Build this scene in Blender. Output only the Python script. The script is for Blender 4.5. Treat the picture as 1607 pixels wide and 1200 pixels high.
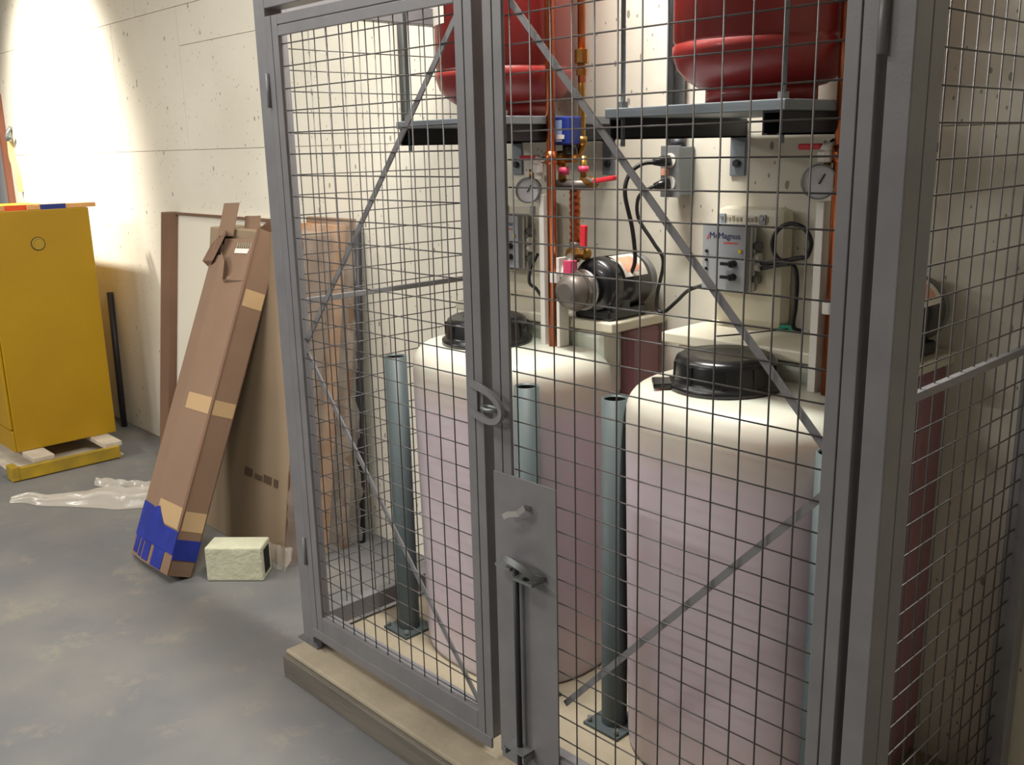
import bpy, math, random
from mathutils import Vector, Matrix
random.seed(7)
C = bpy.context.scene.collection
for o in list(bpy.data.objects): bpy.data.objects.remove(o)

# ---------------------------------------------------------------- camera
W_PX, F_PX = 1607.0, 1508.18
right = Vector((0.69105596, 0.72245243, -0.02245337))
down = Vector((0.15629913, -0.17969177, -0.97122678))
fwd = Vector((-0.70569983, 0.66766261, -0.23709575))
cam_d = bpy.data.cameras.new('camera'); cam = bpy.data.objects.new('camera', cam_d); C.objects.link(cam)
cam_d.sensor_fit = 'HORIZONTAL'; cam_d.sensor_width = 36.0; cam_d.lens = 36.0 * F_PX / W_PX
cam_d.clip_start = 0.02
rot = Matrix((right, -down, -fwd)).transposed()
cam.matrix_world = Matrix.Translation((1.0706, -1.2697, 1.4125)) @ rot.to_4x4()
bpy.context.scene.camera = cam

# ---------------------------------------------------------------- world, lights, exposure
S = bpy.context.scene
S.view_settings.view_transform = 'Standard'; S.view_settings.look = 'None'
S.view_settings.exposure = 0.52; S.view_settings.gamma = 1.0; S.view_settings.use_curve_mapping = False
w = bpy.data.worlds.new('world'); S.world = w; w.use_nodes = True
w.node_tree.nodes['Background'].inputs[0].default_value = (1.0, 0.95, 0.92, 1)
w.node_tree.nodes['Background'].inputs[1].default_value = 0.075

def area(name, loc, target, sx, sy, power, col=(1, .93, .80)):
    d = bpy.data.lights.new(name, 'AREA'); d.shape = 'RECTANGLE'; d.size = sx; d.size_y = sy
    d.energy = power; d.color = col
    o = bpy.data.objects.new(name, d); C.objects.link(o); o.location = loc
    o.rotation_euler = (Vector(target) - Vector(loc)).to_track_quat('-Z', 'Y').to_euler(); return o
def spot(name, loc, target, power, ang, blend, rad, col=(1, .91, .74)):
    d = bpy.data.lights.new(name, 'SPOT'); d.energy = power; d.spot_size = math.radians(ang)
    d.spot_blend = blend; d.shadow_soft_size = rad; d.color = col
    o = bpy.data.objects.new(name, d); C.objects.link(o); o.location = loc
    o.rotation_euler = (Vector(target) - Vector(loc)).to_track_quat('-Z', 'Y').to_euler(); return o
area('ceiling_lamp_far_left', (-4.0, -3.1, 2.70), (-4.0, -2.9, 0), 1.2, .25, 82, (1, .96, .90))
area('ceiling_lamp_left', (-1.9, -.75, 2.74), (-1.9, -.7, 0), 1.2, .25, 14, (1, .97, .92))
area('fill_light_front', (-.9, -1.25, 2.74), (-.9, -1.1, 0), 1.2, .25, 13, (1, .97, .93))  # added fill, not a known lamp: lifts the door fronts and tanks
area('fill_light_back', (-1.9, -4.0, 2.70), (-1.9, -3.6, 0), 1.2, .25, 44, (1, .96, .91))  # added dim fill from behind the camera, no known source there
area('cage_lamp', (-0.52, 0.10, 2.74), (-0.52, 0.10, 0), .7, .12, 46, (1, .97, .90))
spot('wall_lamp', (-4.40, -.60, 2.68), (-4.48, .685, 1.52), 460, 70, 1.0, .08, (1, .94, .84))

# ---------------------------------------------------------------- materials
def lin(c):
    return tuple((x / 255 / 12.92) if x / 255 <= .04045 else ((x / 255 + .055) / 1.055) ** 2.4 for x in c) + (1,)
M = {}
def mat(name, rgb, rough=.6, metal=0., rgb2=None, scale=6., detail=4., bump=0., bscale=40., spec=.5, stretch=None, contrast=(.35, .65), alpha=1., trans=0., coat=0.):
    m = bpy.data.materials.new(name); m.use_nodes = True; nt = m.node_tree; b = nt.nodes['Principled BSDF']
    b.inputs['Roughness'].default_value = rough; b.inputs['Metallic'].default_value = metal
    b.inputs['Specular IOR Level'].default_value = spec; b.inputs['Alpha'].default_value = alpha
    b.inputs['Transmission Weight'].default_value = trans; b.inputs['Coat Weight'].default_value = coat
    b.inputs['Base Color'].default_value = lin(rgb)
    tc = nt.nodes.new('ShaderNodeTexCoord'); mp = nt.nodes.new('ShaderNodeMapping')
    nt.links.new(tc.outputs['Object'], mp.inputs[0])
    if stretch: mp.inputs['Scale'].default_value = stretch
    if rgb2:
        n = nt.nodes.new('ShaderNodeTexNoise'); n.inputs['Scale'].default_value = scale; n.inputs['Detail'].default_value = detail
        r = nt.nodes.new('ShaderNodeValToRGB'); r.color_ramp.elements[0].position = contrast[0]; r.color_ramp.elements[1].position = contrast[1]
        r.color_ramp.elements[0].color = lin(rgb); r.color_ramp.elements[1].color = lin(rgb2)
        nt.links.new(mp.outputs[0], n.inputs['Vector']); nt.links.new(n.outputs['Fac'], r.inputs[0]); nt.links.new(r.outputs[0], b.inputs['Base Color'])
    if bump:
        n2 = nt.nodes.new('ShaderNodeTexNoise'); n2.inputs['Scale'].default_value = bscale; n2.inputs['Detail'].default_value = 3
        bp = nt.nodes.new('ShaderNodeBump'); bp.inputs['Strength'].default_value = bump; bp.inputs['Distance'].default_value = .004
        nt.links.new(mp.outputs[0], n2.inputs['Vector']); nt.links.new(n2.outputs['Fac'], bp.inputs['Height']); nt.links.new(bp.outputs[0], b.inputs['Normal'])
    M[name] = m; return m

def wall_mat():
    m = mat('painted_concrete', (228, 223, 208), .75, rgb2=(214, 208, 192), scale=1.6, detail=5, bump=.35, bscale=22)
    nt = m.node_tree; b = nt.nodes['Principled BSDF']; ramp = [n for n in nt.nodes if n.type == 'VALTORGB'][0]
    mp = [n for n in nt.nodes if n.type == 'MAPPING'][0]
    # form-tie pits and bug holes: sparse dark specks, slightly tall
    m2 = nt.nodes.new('ShaderNodeMapping'); m2.inputs['Scale'].default_value = (1, 1, .55); nt.links.new(mp.outputs[0], m2.inputs[0])
    last = ramp.outputs[0]
    for sc, thr, keep in ((24, .13, .72), (60, .14, .66)):
        v = nt.nodes.new('ShaderNodeTexVoronoi'); v.inputs['Scale'].default_value = sc; nt.links.new(m2.outputs[0], v.inputs['Vector'])
        lt = nt.nodes.new('ShaderNodeMath'); lt.operation = 'LESS_THAN'; lt.inputs[1].default_value = thr; nt.links.new(v.outputs['Distance'], lt.inputs[0])
        sep = nt.nodes.new('ShaderNodeSeparateColor'); nt.links.new(v.outputs['Color'], sep.inputs[0])
        gt = nt.nodes.new('ShaderNodeMath'); gt.operation = 'GREATER_THAN'; gt.inputs[1].default_value = keep; nt.links.new(sep.outputs[0], gt.inputs[0])
        mu = nt.nodes.new('ShaderNodeMath'); mu.operation = 'MULTIPLY'; nt.links.new(lt.outputs[0], mu.inputs[0]); nt.links.new(gt.outputs[0], mu.inputs[1])
        mu2 = nt.nodes.new('ShaderNodeMath'); mu2.operation = 'MULTIPLY'; mu2.inputs[1].default_value = .65; nt.links.new(mu.outputs[0], mu2.inputs[0])
        mx = nt.nodes.new('ShaderNodeMix'); mx.data_type = 'RGBA'; nt.links.new(mu2.outputs[0], mx.inputs[0]); nt.links.new(last, mx.inputs[6]); mx.inputs[7].default_value = lin((88, 78, 62))
        last = mx.outputs[2]
    nt.links.new(last, b.inputs['Base Color'])
wall_mat()
def floor_mat():
    m = mat('painted_floor', (104, 105, 107), .6, rgb2=(122, 120, 116), scale=2.2, detail=6, bump=.12, bscale=60, contrast=(.38, .64))
    nt = m.node_tree; b = nt.nodes['Principled BSDF']; ramp = [n for n in nt.nodes if n.type == 'VALTORGB'][0]
    mp = [n for n in nt.nodes if n.type == 'MAPPING'][0]
    n = nt.nodes.new('ShaderNodeTexNoise'); n.inputs['Scale'].default_value = 5.5; n.inputs['Detail'].default_value = 8; n.inputs['Roughness'].default_value = .7
    nt.links.new(mp.outputs[0], n.inputs['Vector'])
    r = nt.nodes.new('ShaderNodeValToRGB'); r.color_ramp.elements[0].position = .56; r.color_ramp.elements[1].position = .70
    r.color_ramp.elements[0].color = (0, 0, 0, 1); r.color_ramp.elements[1].color = (.6, .6, .6, 1); nt.links.new(n.outputs['Fac'], r.inputs[0])
    mx = nt.nodes.new('ShaderNodeMix'); mx.data_type = 'RGBA'; nt.links.new(r.outputs[0], mx.inputs[0]); nt.links.new(ramp.outputs[0], mx.inputs[6]); mx.inputs[7].default_value = lin((144, 137, 122))
    nt.links.new(mx.outputs[2], b.inputs['Base Color'])
floor_mat()
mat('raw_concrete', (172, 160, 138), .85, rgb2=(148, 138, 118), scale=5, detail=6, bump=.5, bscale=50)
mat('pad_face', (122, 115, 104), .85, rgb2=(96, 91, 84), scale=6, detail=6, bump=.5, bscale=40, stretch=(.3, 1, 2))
mat('cage_paint', (126, 125, 127), .40, rgb2=(118, 117, 120), scale=12, bump=.05, bscale=200)
mat('wire', (86, 83, 82), .42, metal=.2)
mat('dark_steel', (52, 52, 58), .5, metal=.3)
mat('galv', (150, 152, 152), .42, metal=.6, rgb2=(128, 132, 132), scale=14)
mat('bright_steel', (200, 198, 194), .28, metal=.85)
mat('bollard_paint', (78, 89, 90), .5, rgb2=(70, 80, 82), scale=6, stretch=(1, 1, .3))
mat('strut_grey', (128, 136, 142), .45, metal=.35)
mat('strut_dark', (46, 46, 52), .5, metal=.3)
mat('red_paint', (150, 44, 40), .42, rgb2=(138, 38, 36), scale=3, coat=.2)
mat('copper', (196, 112, 70), .30, metal=.9, rgb2=(160, 84, 52), scale=10, stretch=(1, 1, .3))
mat('brass', (176, 138, 72), .32, metal=.9, rgb2=(138, 100, 50), scale=20)
mat('red_plastic', (206, 40, 52), .4)
mat('magenta_tape', (214, 70, 110), .5)
mat('white_plastic', (226, 222, 214), .45)
mat('cream_poly', (222, 216, 196), .45, rgb2=(208, 201, 180), scale=3)
mat('black_plastic', (22, 22, 24), .28, spec=.6)
mat('black_rubber', (20, 20, 21), .5)
mat('black_motor', (20, 20, 23), .32, coat=.3)
mat('motor_grey', (120, 120, 118), .5)
mat('label_white', (232, 224, 214), .5)
mat('label_peach', (226, 164, 136), .5)
mat('control_grey', (160, 163, 168), .45, rgb2=(152, 155, 160), scale=4)
mat('gauge_face', (198, 196, 200), .35)
mat('navy', (34, 38, 92), .5)
mat('blue_paint', (34, 52, 128), .4)
mat('light_blue', (150, 172, 214), .5)
mat('yellow_knob', (232, 200, 40), .4)
mat('teal', (24, 138, 112), .45)
mat('print_red', (206, 80, 66), .5)
mat('print_dark', (88, 68, 54), .7)
mat('print_faint', (150, 140, 118), .6)
mat('pump_metal', (112, 104, 98), .45, metal=.5)
mat('cabinet_yellow', (176, 137, 15), .45, rgb2=(168, 130, 12), scale=2.5)
mat('worn_yellow', (186, 152, 30), .6, rgb2=(150, 124, 36), scale=7)
mat('cardboard', (136, 109, 88), .8, rgb2=(127, 101, 81), scale=2.5, bump=.08, bscale=90)
mat('cardboard_dark', (120, 90, 71), .8, rgb2=(110, 82, 64), scale=3)
mat('cardboard_tan', (146, 126, 102), .8, rgb2=(136, 117, 94), scale=2.2)
mat('packing_tape', (190, 160, 120), .25, spec=.6)
mat('blue_tape', (30, 48, 150), .5, rgb2=(24, 40, 132), scale=14, bump=.3, bscale=45)
mat('wood_board', (176, 126, 76), .7, rgb2=(150, 104, 62), scale=5, stretch=(4, 4, .4))
mat('white_board', (222, 216, 200), .6)
mat('block_paint', (206, 206, 180), .8, rgb2=(192, 192, 166), scale=9, bump=.9, bscale=55)
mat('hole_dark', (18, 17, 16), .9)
mat('stake_wood', (222, 170, 110), .7, rgb2=(204, 150, 92), scale=10)
mat('orange_paint', (226, 84, 34), .5)
mat('rust_trim', (150, 96, 74), .7)
mat('grey_panel', (150, 150, 152), .5)
mat('beige_strap', (214, 190, 140), .7)
mat('pale_slat', (206, 196, 178), .7, rgb2=(180, 168, 150), scale=8)
mat('concrete_ceiling', (188, 182, 168), .85, rgb2=(170, 165, 152), scale=3)

def film(name, alpha, rough=.22, rgb=(220, 212, 200)):
    m = mat(name, rgb, rough, alpha=alpha, spec=.8, bump=.9, bscale=18); return m
film('clear_film', .26); film('floor_film', .50, .25, (214, 206, 192))

def tank_mat():
    # translucent poly shell: white above the liquid line, mauve where the liquid stands behind the wall
    m = mat('tank_poly', (228, 226, 210), .36, spec=.5, bump=.10, bscale=12)
    nt = m.node_tree; b = nt.nodes['Principled BSDF']
    tc = [n for n in nt.nodes if n.type == 'TEX_COORD'][0]
    sp = nt.nodes.new('ShaderNodeSeparateXYZ'); nt.links.new(tc.outputs['Object'], sp.inputs[0])
    nz = nt.nodes.new('ShaderNodeTexNoise'); nz.inputs['Scale'].default_value = 5; nt.links.new(tc.outputs['Object'], nz.inputs['Vector'])
    ad = nt.nodes.new('ShaderNodeMath'); ad.operation = 'MULTIPLY_ADD'; ad.inputs[1].default_value = .03; nt.links.new(nz.outputs['Fac'], ad.inputs[0]); nt.links.new(sp.outputs['Z'], ad.inputs[2])
    r = nt.nodes.new('ShaderNodeValToRGB'); e = r.color_ramp.elements
    e[0].position = .70; e[0].color = lin((216, 201, 209)); e[1].position = .80; e[1].color = lin((204, 202, 188))
    k = r.color_ramp.elements.new(.755); k.color = lin((210, 200, 192))
    nt.links.new(ad.outputs[0], r.inputs[0]); nt.links.new(r.outputs[0], b.inputs['Base Color'])
    b.inputs['Subsurface Weight'].default_value = .35; b.inputs['Subsurface Radius'].default_value = (1., .28, .34); b.inputs['Subsurface Scale'].default_value = .16
tank_mat()
mat('tank_liquid', (150, 108, 112), .4, rgb2=(140, 98, 104), scale=3)

# ---------------------------------------------------------------- mesh builder
class MB:
    def __init__(s): s.v = []; s.f = []; s.sm = []
    def add(s, vs, fs, smooth=False):
        o = len(s.v); s.v += [tuple(v) for v in vs]; s.f += [tuple(i + o for i in f) for f in fs]; s.sm += [smooth] * len(fs); return s
    def box(s, x0, x1, y0, y1, z0, z1):
        if x0 > x1: x0, x1 = x1, x0
        if y0 > y1: y0, y1 = y1, y0
        if z0 > z1: z0, z1 = z1, z0
        return s.add([(x0, y0, z0), (x1, y0, z0), (x1, y1, z0), (x0, y1, z0), (x0, y0, z1), (x1, y0, z1), (x1, y1, z1), (x0, y1, z1)],
                     [(0, 3, 2, 1), (4, 5, 6, 7), (0, 1, 5, 4), (1, 2, 6, 5), (2, 3, 7, 6), (3, 0, 4, 7)])
    def obox(s, o, a, b, c):
        o, a, b, c = map(Vector, (o, a, b, c))
        vs = [o, o + a, o + a + b, o + b, o + c, o + a + c, o + a + b + c, o + b + c]
        fs = [(0, 3, 2, 1), (4, 5, 6, 7), (0, 1, 5, 4), (1, 2, 6, 5), (2, 3, 7, 6), (3, 0, 4, 7)]
        if a.cross(b).dot(c) < 0: fs = [f[::-1] for f in fs]
        return s.add(vs, fs)
    def tube(s, pts, r, n=10, cap=True, closed=False, rect=None):
        pts = [Vector(p) for p in pts]; m = len(pts); rings = []
        rr = r if isinstance(r, (list, tuple)) else [r] * m
        t0 = (pts[1] - pts[0]).normalized(); up = Vector((0, 0, 1)) if abs(t0.z) < .9 else Vector((0, 1, 0))
        u = (up - t0 * up.dot(t0)).normalized()
        for i, p in enumerate(pts):
            if closed: t = (pts[(i + 1) % m] - pts[i - 1]).normalized()
            else: t = (pts[min(i + 1, m - 1)] - pts[max(i - 1, 0)]).normalized()
            u = (u - t * u.dot(t)).normalized(); v = t.cross(u)
            if rect:
                a, b = rect; ring = [p + u * a + v * b, p - u * a + v * b, p - u * a - v * b, p + u * a - v * b]
            else:
                ring = [p + (u * math.cos(2 * math.pi * k / n) + v * math.sin(2 * math.pi * k / n)) * rr[i] for k in range(n)]
            rings.append(ring)
        k = len(rings[0]); vs = [q for ring in rings for q in ring]; fs = []
        for i in range(m if closed else m - 1):
            j = (i + 1) % m
            for q in range(k): fs.append((i * k + q, i * k + (q + 1) % k, j * k + (q + 1) % k, j * k + q))
        s.add(vs, fs, not rect)
        if cap and not closed:
            o = len(s.v) - len(vs)
            s.f += [tuple(o + q for q in range(k))[::-1], tuple(o + (m - 1) * k + q for q in range(k))]; s.sm += [False, False]
        return s
    def cyl(s, p0, p1, r0, r1=None, n=20): return s.tube([p0, p1], [r0, r0 if r1 is None else r1], n)
    def lathe(s, prof, o, n=32, axis='z', smooth=True, caps=True):
        vs = []; ox, oy, oz = o
        for (r, h) in prof:
            for k in range(n):
                a = 2 * math.pi * k / n; c, q = r * math.cos(a), r * math.sin(a)
                vs.append((ox + c, oy + q, oz + h) if axis == 'z' else (ox + h, oy + c, oz + q) if axis == 'x' else (ox + q, oy + h, oz + c))
        fs = []
        for i in range(len(prof) - 1):
            for k in range(n): fs.append((i * n + k, i * n + (k + 1) % n, (i + 1) * n + (k + 1) % n, (i + 1) * n + k))
        s.add(vs, fs, smooth)
        if caps:
            q = len(s.v) - len(vs)
            s.f += [tuple(q + k for k in range(n))[::-1], tuple(q + (len(prof) - 1) * n + k for k in range(n))]; s.sm += [False, False]
        return s
    def ring_stack(s, rings, smooth=True, caps=True):
        n = len(rings[0]); vs = [p for r in rings for p in r]; fs = []
        for i in range(len(rings) - 1):
            for k in range(n): fs.append((i * n + k, i * n + (k + 1) % n, (i + 1) * n + (k + 1) % n, (i + 1) * n + k))
        s.add(vs, fs, smooth)
        if caps:
            q = len(s.v) - len(vs)
            s.f += [tuple(q + k for k in range(n))[::-1], tuple(q + (len(rings) - 1) * n + k for k in range(n))]; s.sm += [False, False]
        return s
    def build(s, name, m, parent=None, bevel=0., org=None):
        if org is None: org = parent['_o'] if parent is not None else (0, 0, 0)
        ox, oy, oz = org
        me = bpy.data.meshes.new(name); me.from_pydata([(x - ox, y - oy, z - oz) for x, y, z in s.v], [], s.f); me.update()
        me.polygons.foreach_set('use_smooth', s.sm)
        me.materials.append(M[m] if isinstance(m, str) else m)
        o = bpy.data.objects.new(name, me); C.objects.link(o)
        if parent is not None: o.parent = parent
        else: o.location = org
        o['_o'] = tuple(org)
        if bevel:
            b = o.modifiers.new('bevel', 'BEVEL'); b.width = bevel; b.segments = 2; b.limit_method = 'ANGLE'; b.angle_limit = math.radians(40)
        return o
def B(*a): return MB().box(*a)
def thing(name, label, cat, loc, group=None):
    o = bpy.data.objects.new(name, None); C.objects.link(o); o.location = loc; o['_o'] = tuple(loc); o.empty_display_size = .05
    o['label'] = label; o['category'] = cat
    if group: o['group'] = group
    return o
def tag(o, label, cat, group=None):
    o['label'] = label; o['category'] = cat
    if group: o['group'] = group
    return o
def struct(o): o['kind'] = 'structure'; return o
def bez(pts, n=8):
    P = [Vector(p) for p in pts]; P = [P[0] * 2 - P[1]] + P + [P[-1] * 2 - P[-2]]; out = []
    for i in range(1, len(P) - 2):
        for k in range(n):
            t = k / n; a, b, c, d = P[i - 1], P[i], P[i + 1], P[i + 2]
            out.append(.5 * ((2 * b) + (c - a) * t + (2 * a - 5 * b + 4 * c - d) * t * t + (3 * b - a - 3 * c + d) * t ** 3))
    out.append(P[-2]); return out
def text(s, size, m, parent, loc, rz=0, name='lettering', thick=.0004):
    cu = bpy.data.curves.new('t', 'FONT'); cu.body = s; cu.size = size; cu.extrude = thick
    to = bpy.data.objects.new('t', cu); C.objects.link(to); bpy.context.view_layer.update()
    me = bpy.data.meshes.new_from_object(to); bpy.data.objects.remove(to)
    me.materials.clear(); me.materials.append(M[m]); o = bpy.data.objects.new(name, me); C.objects.link(o); o.parent = parent
    p = parent['_o']; o.location = (loc[0] - p[0], loc[1] - p[1], loc[2] - p[2]); o.rotation_euler = (math.pi / 2, 0, rz); return o

WY = .685            # face of the back wall
PAD = .08            # top of the concrete pad
# ---------------------------------------------------------------- setting
fl = struct(B(-9, 4, -5, 1.2, -.1, 0).build('floor', 'painted_floor'))
wl = struct(B(-9, 4, WY + .006, WY + .3, 0, 2.8).build('wall_back', 'painted_concrete'))
def panel(x0, x1, z0, z1): B(x0 + .0012, x1 - .0012, WY, WY + .02, z0 + .0012, z1 - .0012).build('concrete_panel', 'painted_concrete', wl)
panel(-9, -6.2, 0, 1.435); panel(-6.2, -2.0, 0, 1.435); panel(-2.0, 4, 0, 1.435)
panel(-9, -6.2, 1.435, 2.02); panel(-6.2, -3.69, 1.435, 2.02); panel(-3.69, -3.0, 1.435, 2.02); panel(-3.0, .6, 1.435, 1.863); panel(-3.0, .6, 1.863, 2.02); panel(.6, 4, 1.435, 2.02)
panel(-9, -3.4, 2.02, 2.8); panel(-3.4, .6, 2.02, 2.8); panel(.6, 4, 2.02, 2.8)
struct(B(-9, 4, -5, 1.2, 2.8, 2.9).build('ceiling', 'concrete_ceiling'))
struct(B(2.7, 2.9, -5, WY, 0, 2.8).build('wall_right', 'painted_concrete'))
pad = struct(B(-1.125, .62, -.080, WY - .001, 0, PAD).build('concrete_pad', 'raw_concrete', bevel=.006))
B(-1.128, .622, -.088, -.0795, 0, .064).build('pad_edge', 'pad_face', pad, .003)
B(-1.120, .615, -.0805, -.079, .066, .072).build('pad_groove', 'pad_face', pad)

# ---------------------------------------------------------------- wire cage
P_ = .0508; WR = .0015
def wires(lines, name, parent):
    m = MB()
    for a, b in lines: m.tube([a, b], WR, 6)
    o = m.build(name, 'wire', parent); o['kind'] = 'stuff'; return o
def grooved_v(x0, x1, y0, y1, z0, z1):      # upright of two clamped flats with a dark seam
    c = (x0 + x1) / 2
    return B(x0, c - .0012, y0, y1, z0, z1).box(c + .0012, x1, y0, y1, z0, z1).box(x0 + .004, x1 - .004, y0 + .003, y1 - .001, z0 + .001, z1 - .001)
def grooved_h(x0, x1, y0, y1, z0, z1):
    c = (z0 + z1) / 2
    return B(x0, x1, y0, y1, z0, c - .0012).box(x0, x1, y0, y1, c + .0012, z1).box(x0 + .001, x1 - .001, y0 + .003, y1 - .001, z0 + .004, z1 - .004)
TOPZ = 1.85
cf = thing('cage_portal', 'grey steel corner posts and header bolted to the concrete pad', 'cage frame', (-1.12, .02, PAD))
B(-1.147, -1.097, -.006, .042, PAD, TOPZ).build('post', 'cage_paint', cf, .002)
B(.459, .495, -.006, .042, PAD, TOPZ).build('post', 'cage_paint', cf, .002)
B(-1.097, .459, -.006, .042, 1.748, TOPZ).build('header', 'cage_paint', cf, .002)
B(-1.155, -1.055, -.020, .044, PAD, PAD + .006).build('base_plate', 'galv', cf)
B(.45, .54, -.020, .044, PAD, PAD + .006).build('base_plate', 'galv', cf)
MB().cyl((-1.07, -.006, PAD), (-1.07, -.006, PAD + .014), .007, n=6).build('bolt', 'galv', cf)

def leaf(x0, x1, name, label, cols, z_first, diag, swx):
    t = thing(name, label, 'cage door', ((x0 + x1) / 2, 0, .108), 'cage doors')
    fy0, fy1 = -.010, .024; z0, z1 = .132, 1.729; sw = .052
    for (p0, p1, w0) in ((x0, x0 + swx[0], x0), (x1 - swx[1], x1, x1 - .006)):
        grooved_v(p0, p1, fy0, fy0 + .008, z0, z1).box(w0, w0 + .006, fy0 + .006, fy1 + .006, z0, z1).build('stile', 'cage_paint', t, .0012)
    a, b = x0 + swx[0], x1 - swx[1]
    grooved_h(a, b, fy0, fy0 + .010, 1.681, z1).build('top_rail', 'cage_paint', t, .0012)
    B(a, b, fy0, fy1, z0, .180).build('bottom_rail', 'cage_paint', t, .0015)
    B(x0 + .004, x1 - .002, fy0 - .004, fy0 + .002, .108, .134).build('kick_strip', 'cage_paint', t, .001)
    L = []; i = 0
    for x in cols:
        if a + .004 < x < b - .004: L.append(((x, -.0022, .178), (x, -.0022, 1.684)))
    z = z_first
    while z > .185:
        if z < 1.678: L.append(((a - .002, .0018, z), (b + .002, .0018, z)))
        z -= P_
    wires(L, 'wire_mesh', t)
    for (p, q) in diag:
        MB().tube([(p[0], .006, p[1]), (q[0], .006, q[1])], 0, rect=(.0062, .002)).build('brace', 'cage_paint', t)
    return t
L = leaf(-1.091, -.348, 'cage_door', 'left grey wire mesh cage door with brace apex at its left edge', [-.992 + .0492 * k for k in range(14)], 1.6635,
         [((-.398, 1.672), (-1.034, .945)), ((-1.034, .915), (-.398, .176))], (.055, .051))
R = leaf(-.319, .447, 'cage_door', 'right grey wire mesh cage door with solid lock plate', [P_ * k for k in range(-6, 9)], 1.645,
         [((-.262, 1.672), (.400, .965)), ((.400, .895), (-.140, .305))], (.051, .046))
# hinges
for z in (1.56, .36):
    MB().cyl((-1.094, -.012, z - .04), (-1.094, -.012, z + .04), .0055, n=12).build('hinge', 'cage_paint', L)
    MB().cyl((.4535, -.012, z - .04), (.4535, -.012, z + .04), .0055, n=12).build('hinge', 'cage_paint', R)
B(-1.075, -1.035, -.018, .02, .096, .110).build('pivot_shoe', 'dark_steel', L)
# lock plate, catch, cane bolt on the right leaf
pl = B(-.319, -.143, -.0135, -.0102, .120, .772).build('lock_plate', 'cage_paint', R, .0008)
MB().tube([(-.213, -.014, .715), (-.213, -.03, .722), (-.228, -.034, .706), (-.252, -.036, .700), (-.268, -.036, .690)], 0, rect=(.006, .0016)).build('key_hook', 'bright_steel', pl)
MB().cyl((-.2455, -.026, .118), (-.2455, -.026, .585), .0065, n=12).build('cane_bolt', 'dark_steel', R)
h = MB().tube(bez([(-.272, -.022, .590), (-.262, -.044, .604), (-.232, -.054, .612), (-.200, -.052, .604), (-.182, -.040, .588), (-.178, -.016, .578)], 6), 0, rect=(.0065, .006)).build('pull_handle', 'galv', R)
B(-.300, -.255, -.034, -.0135, .574, .580).build('handle_lug', 'galv', h); 
br = B(-.235, -.180, -.046, -.0135, .566, .572).build('bolt_bracket', 'galv', R)
MB().cyl((-.207, -.034, .572), (-.207, -.034, .5735), .008, n=14).build('bolt_hole', 'hole_dark', br)
g = B(-.275, -.215, -.045, -.0135, .166, .171).build('bolt_guide', 'galv', R)
B(-.275, -.270, -.045, -.0135, .150, .168).build('guide_cheek', 'galv', g)
B(-.220, -.215, -.045, -.0135, .150, .168).build('guide_cheek', 'galv', g)
B(-.29, -.20, -.045, -.012, PAD, PAD + .018).build('floor_strike', 'galv', pad)
# fork latch bridging the two stiles
lt = thing('fork_latch', 'grey U-shaped fork latch bridging the two cage doors', 'latch', (-.33, -.012, .91))
MB().tube(bez([(-.380, -.014, .946), (-.345, -.022, .944), (-.305, -.030, .938), (-.276, -.034, .924), (-.266, -.036, .906), (-.276, -.036, .890), (-.305, -.032, .882), (-.345, -.022, .882), (-.380, -.014, .886)], 5), 0, rect=(.0065, .0045)).build('fork', 'cage_paint', lt)
MB().tube([(-.305 + .020 * math.cos(a), -.030 + .012 * math.sin(a), .908) for a in [math.radians(q) for q in range(0, 360, 24)]], .0045, 8, closed=True).build('latch_eye', 'galv', lt)
B(-.380, -.360, -.016, -.010, .880, .950).build('latch_mount', 'cage_paint', lt)

# side panels
def side(xm, xf0, xf1, label, phase, z_first, yr, ys):
    t = thing('mesh_partition', label, 'mesh fence', ((xf0 + xf1) / 2, .36, PAD), 'fixed side panels of the cage')
    y0, y1 = .046, yr
    B(xf0, xf1, y0, ys, PAD, 1.79).build('stile', 'cage_paint', t, .0015)
    B(xf0, xf1, y1 - .045, y1, PAD, 1.79).build('stile', 'cage_paint', t, .0015)
    B(xf0, xf1, ys, y1 - .045, 1.745, 1.79).build('top_rail', 'cage_paint', t, .0015)
    B(xf0, xf1, ys, y1 - .045, .098, .150).build('bottom_rail', 'cage_paint', t, .0015)
    B(xm - .006, xm + .006, ys, y1 - .045, 1.027, 1.041).build('mid_rail', 'cage_paint', t, .001)
    Ls = []; y = phase
    while y < y1 - .05:
        if y > ys + .003: Ls.append(((xm - .0022, y, .146), (xm - .0022, y, 1.75)))
        y += P_
    z = z_first
    while z > .155:
        if z < 1.742: Ls.append(((xm + .0018, ys - .002, z), (xm + .0018, y1 - .043, z)))
        z -= P_
    wires(Ls, 'wire_mesh', t); return t
side(-1.122, -1.142, -1.105, 'left fixed mesh side panel of the cage next to the leaning cartons', P_ * .55, 1.663, .675, .058)
side(.470, .455, .494, 'right fixed mesh side panel of the cage nearest the camera', P_ * 1.1, 1.586 + P_ * 3, .675, .088)

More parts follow.
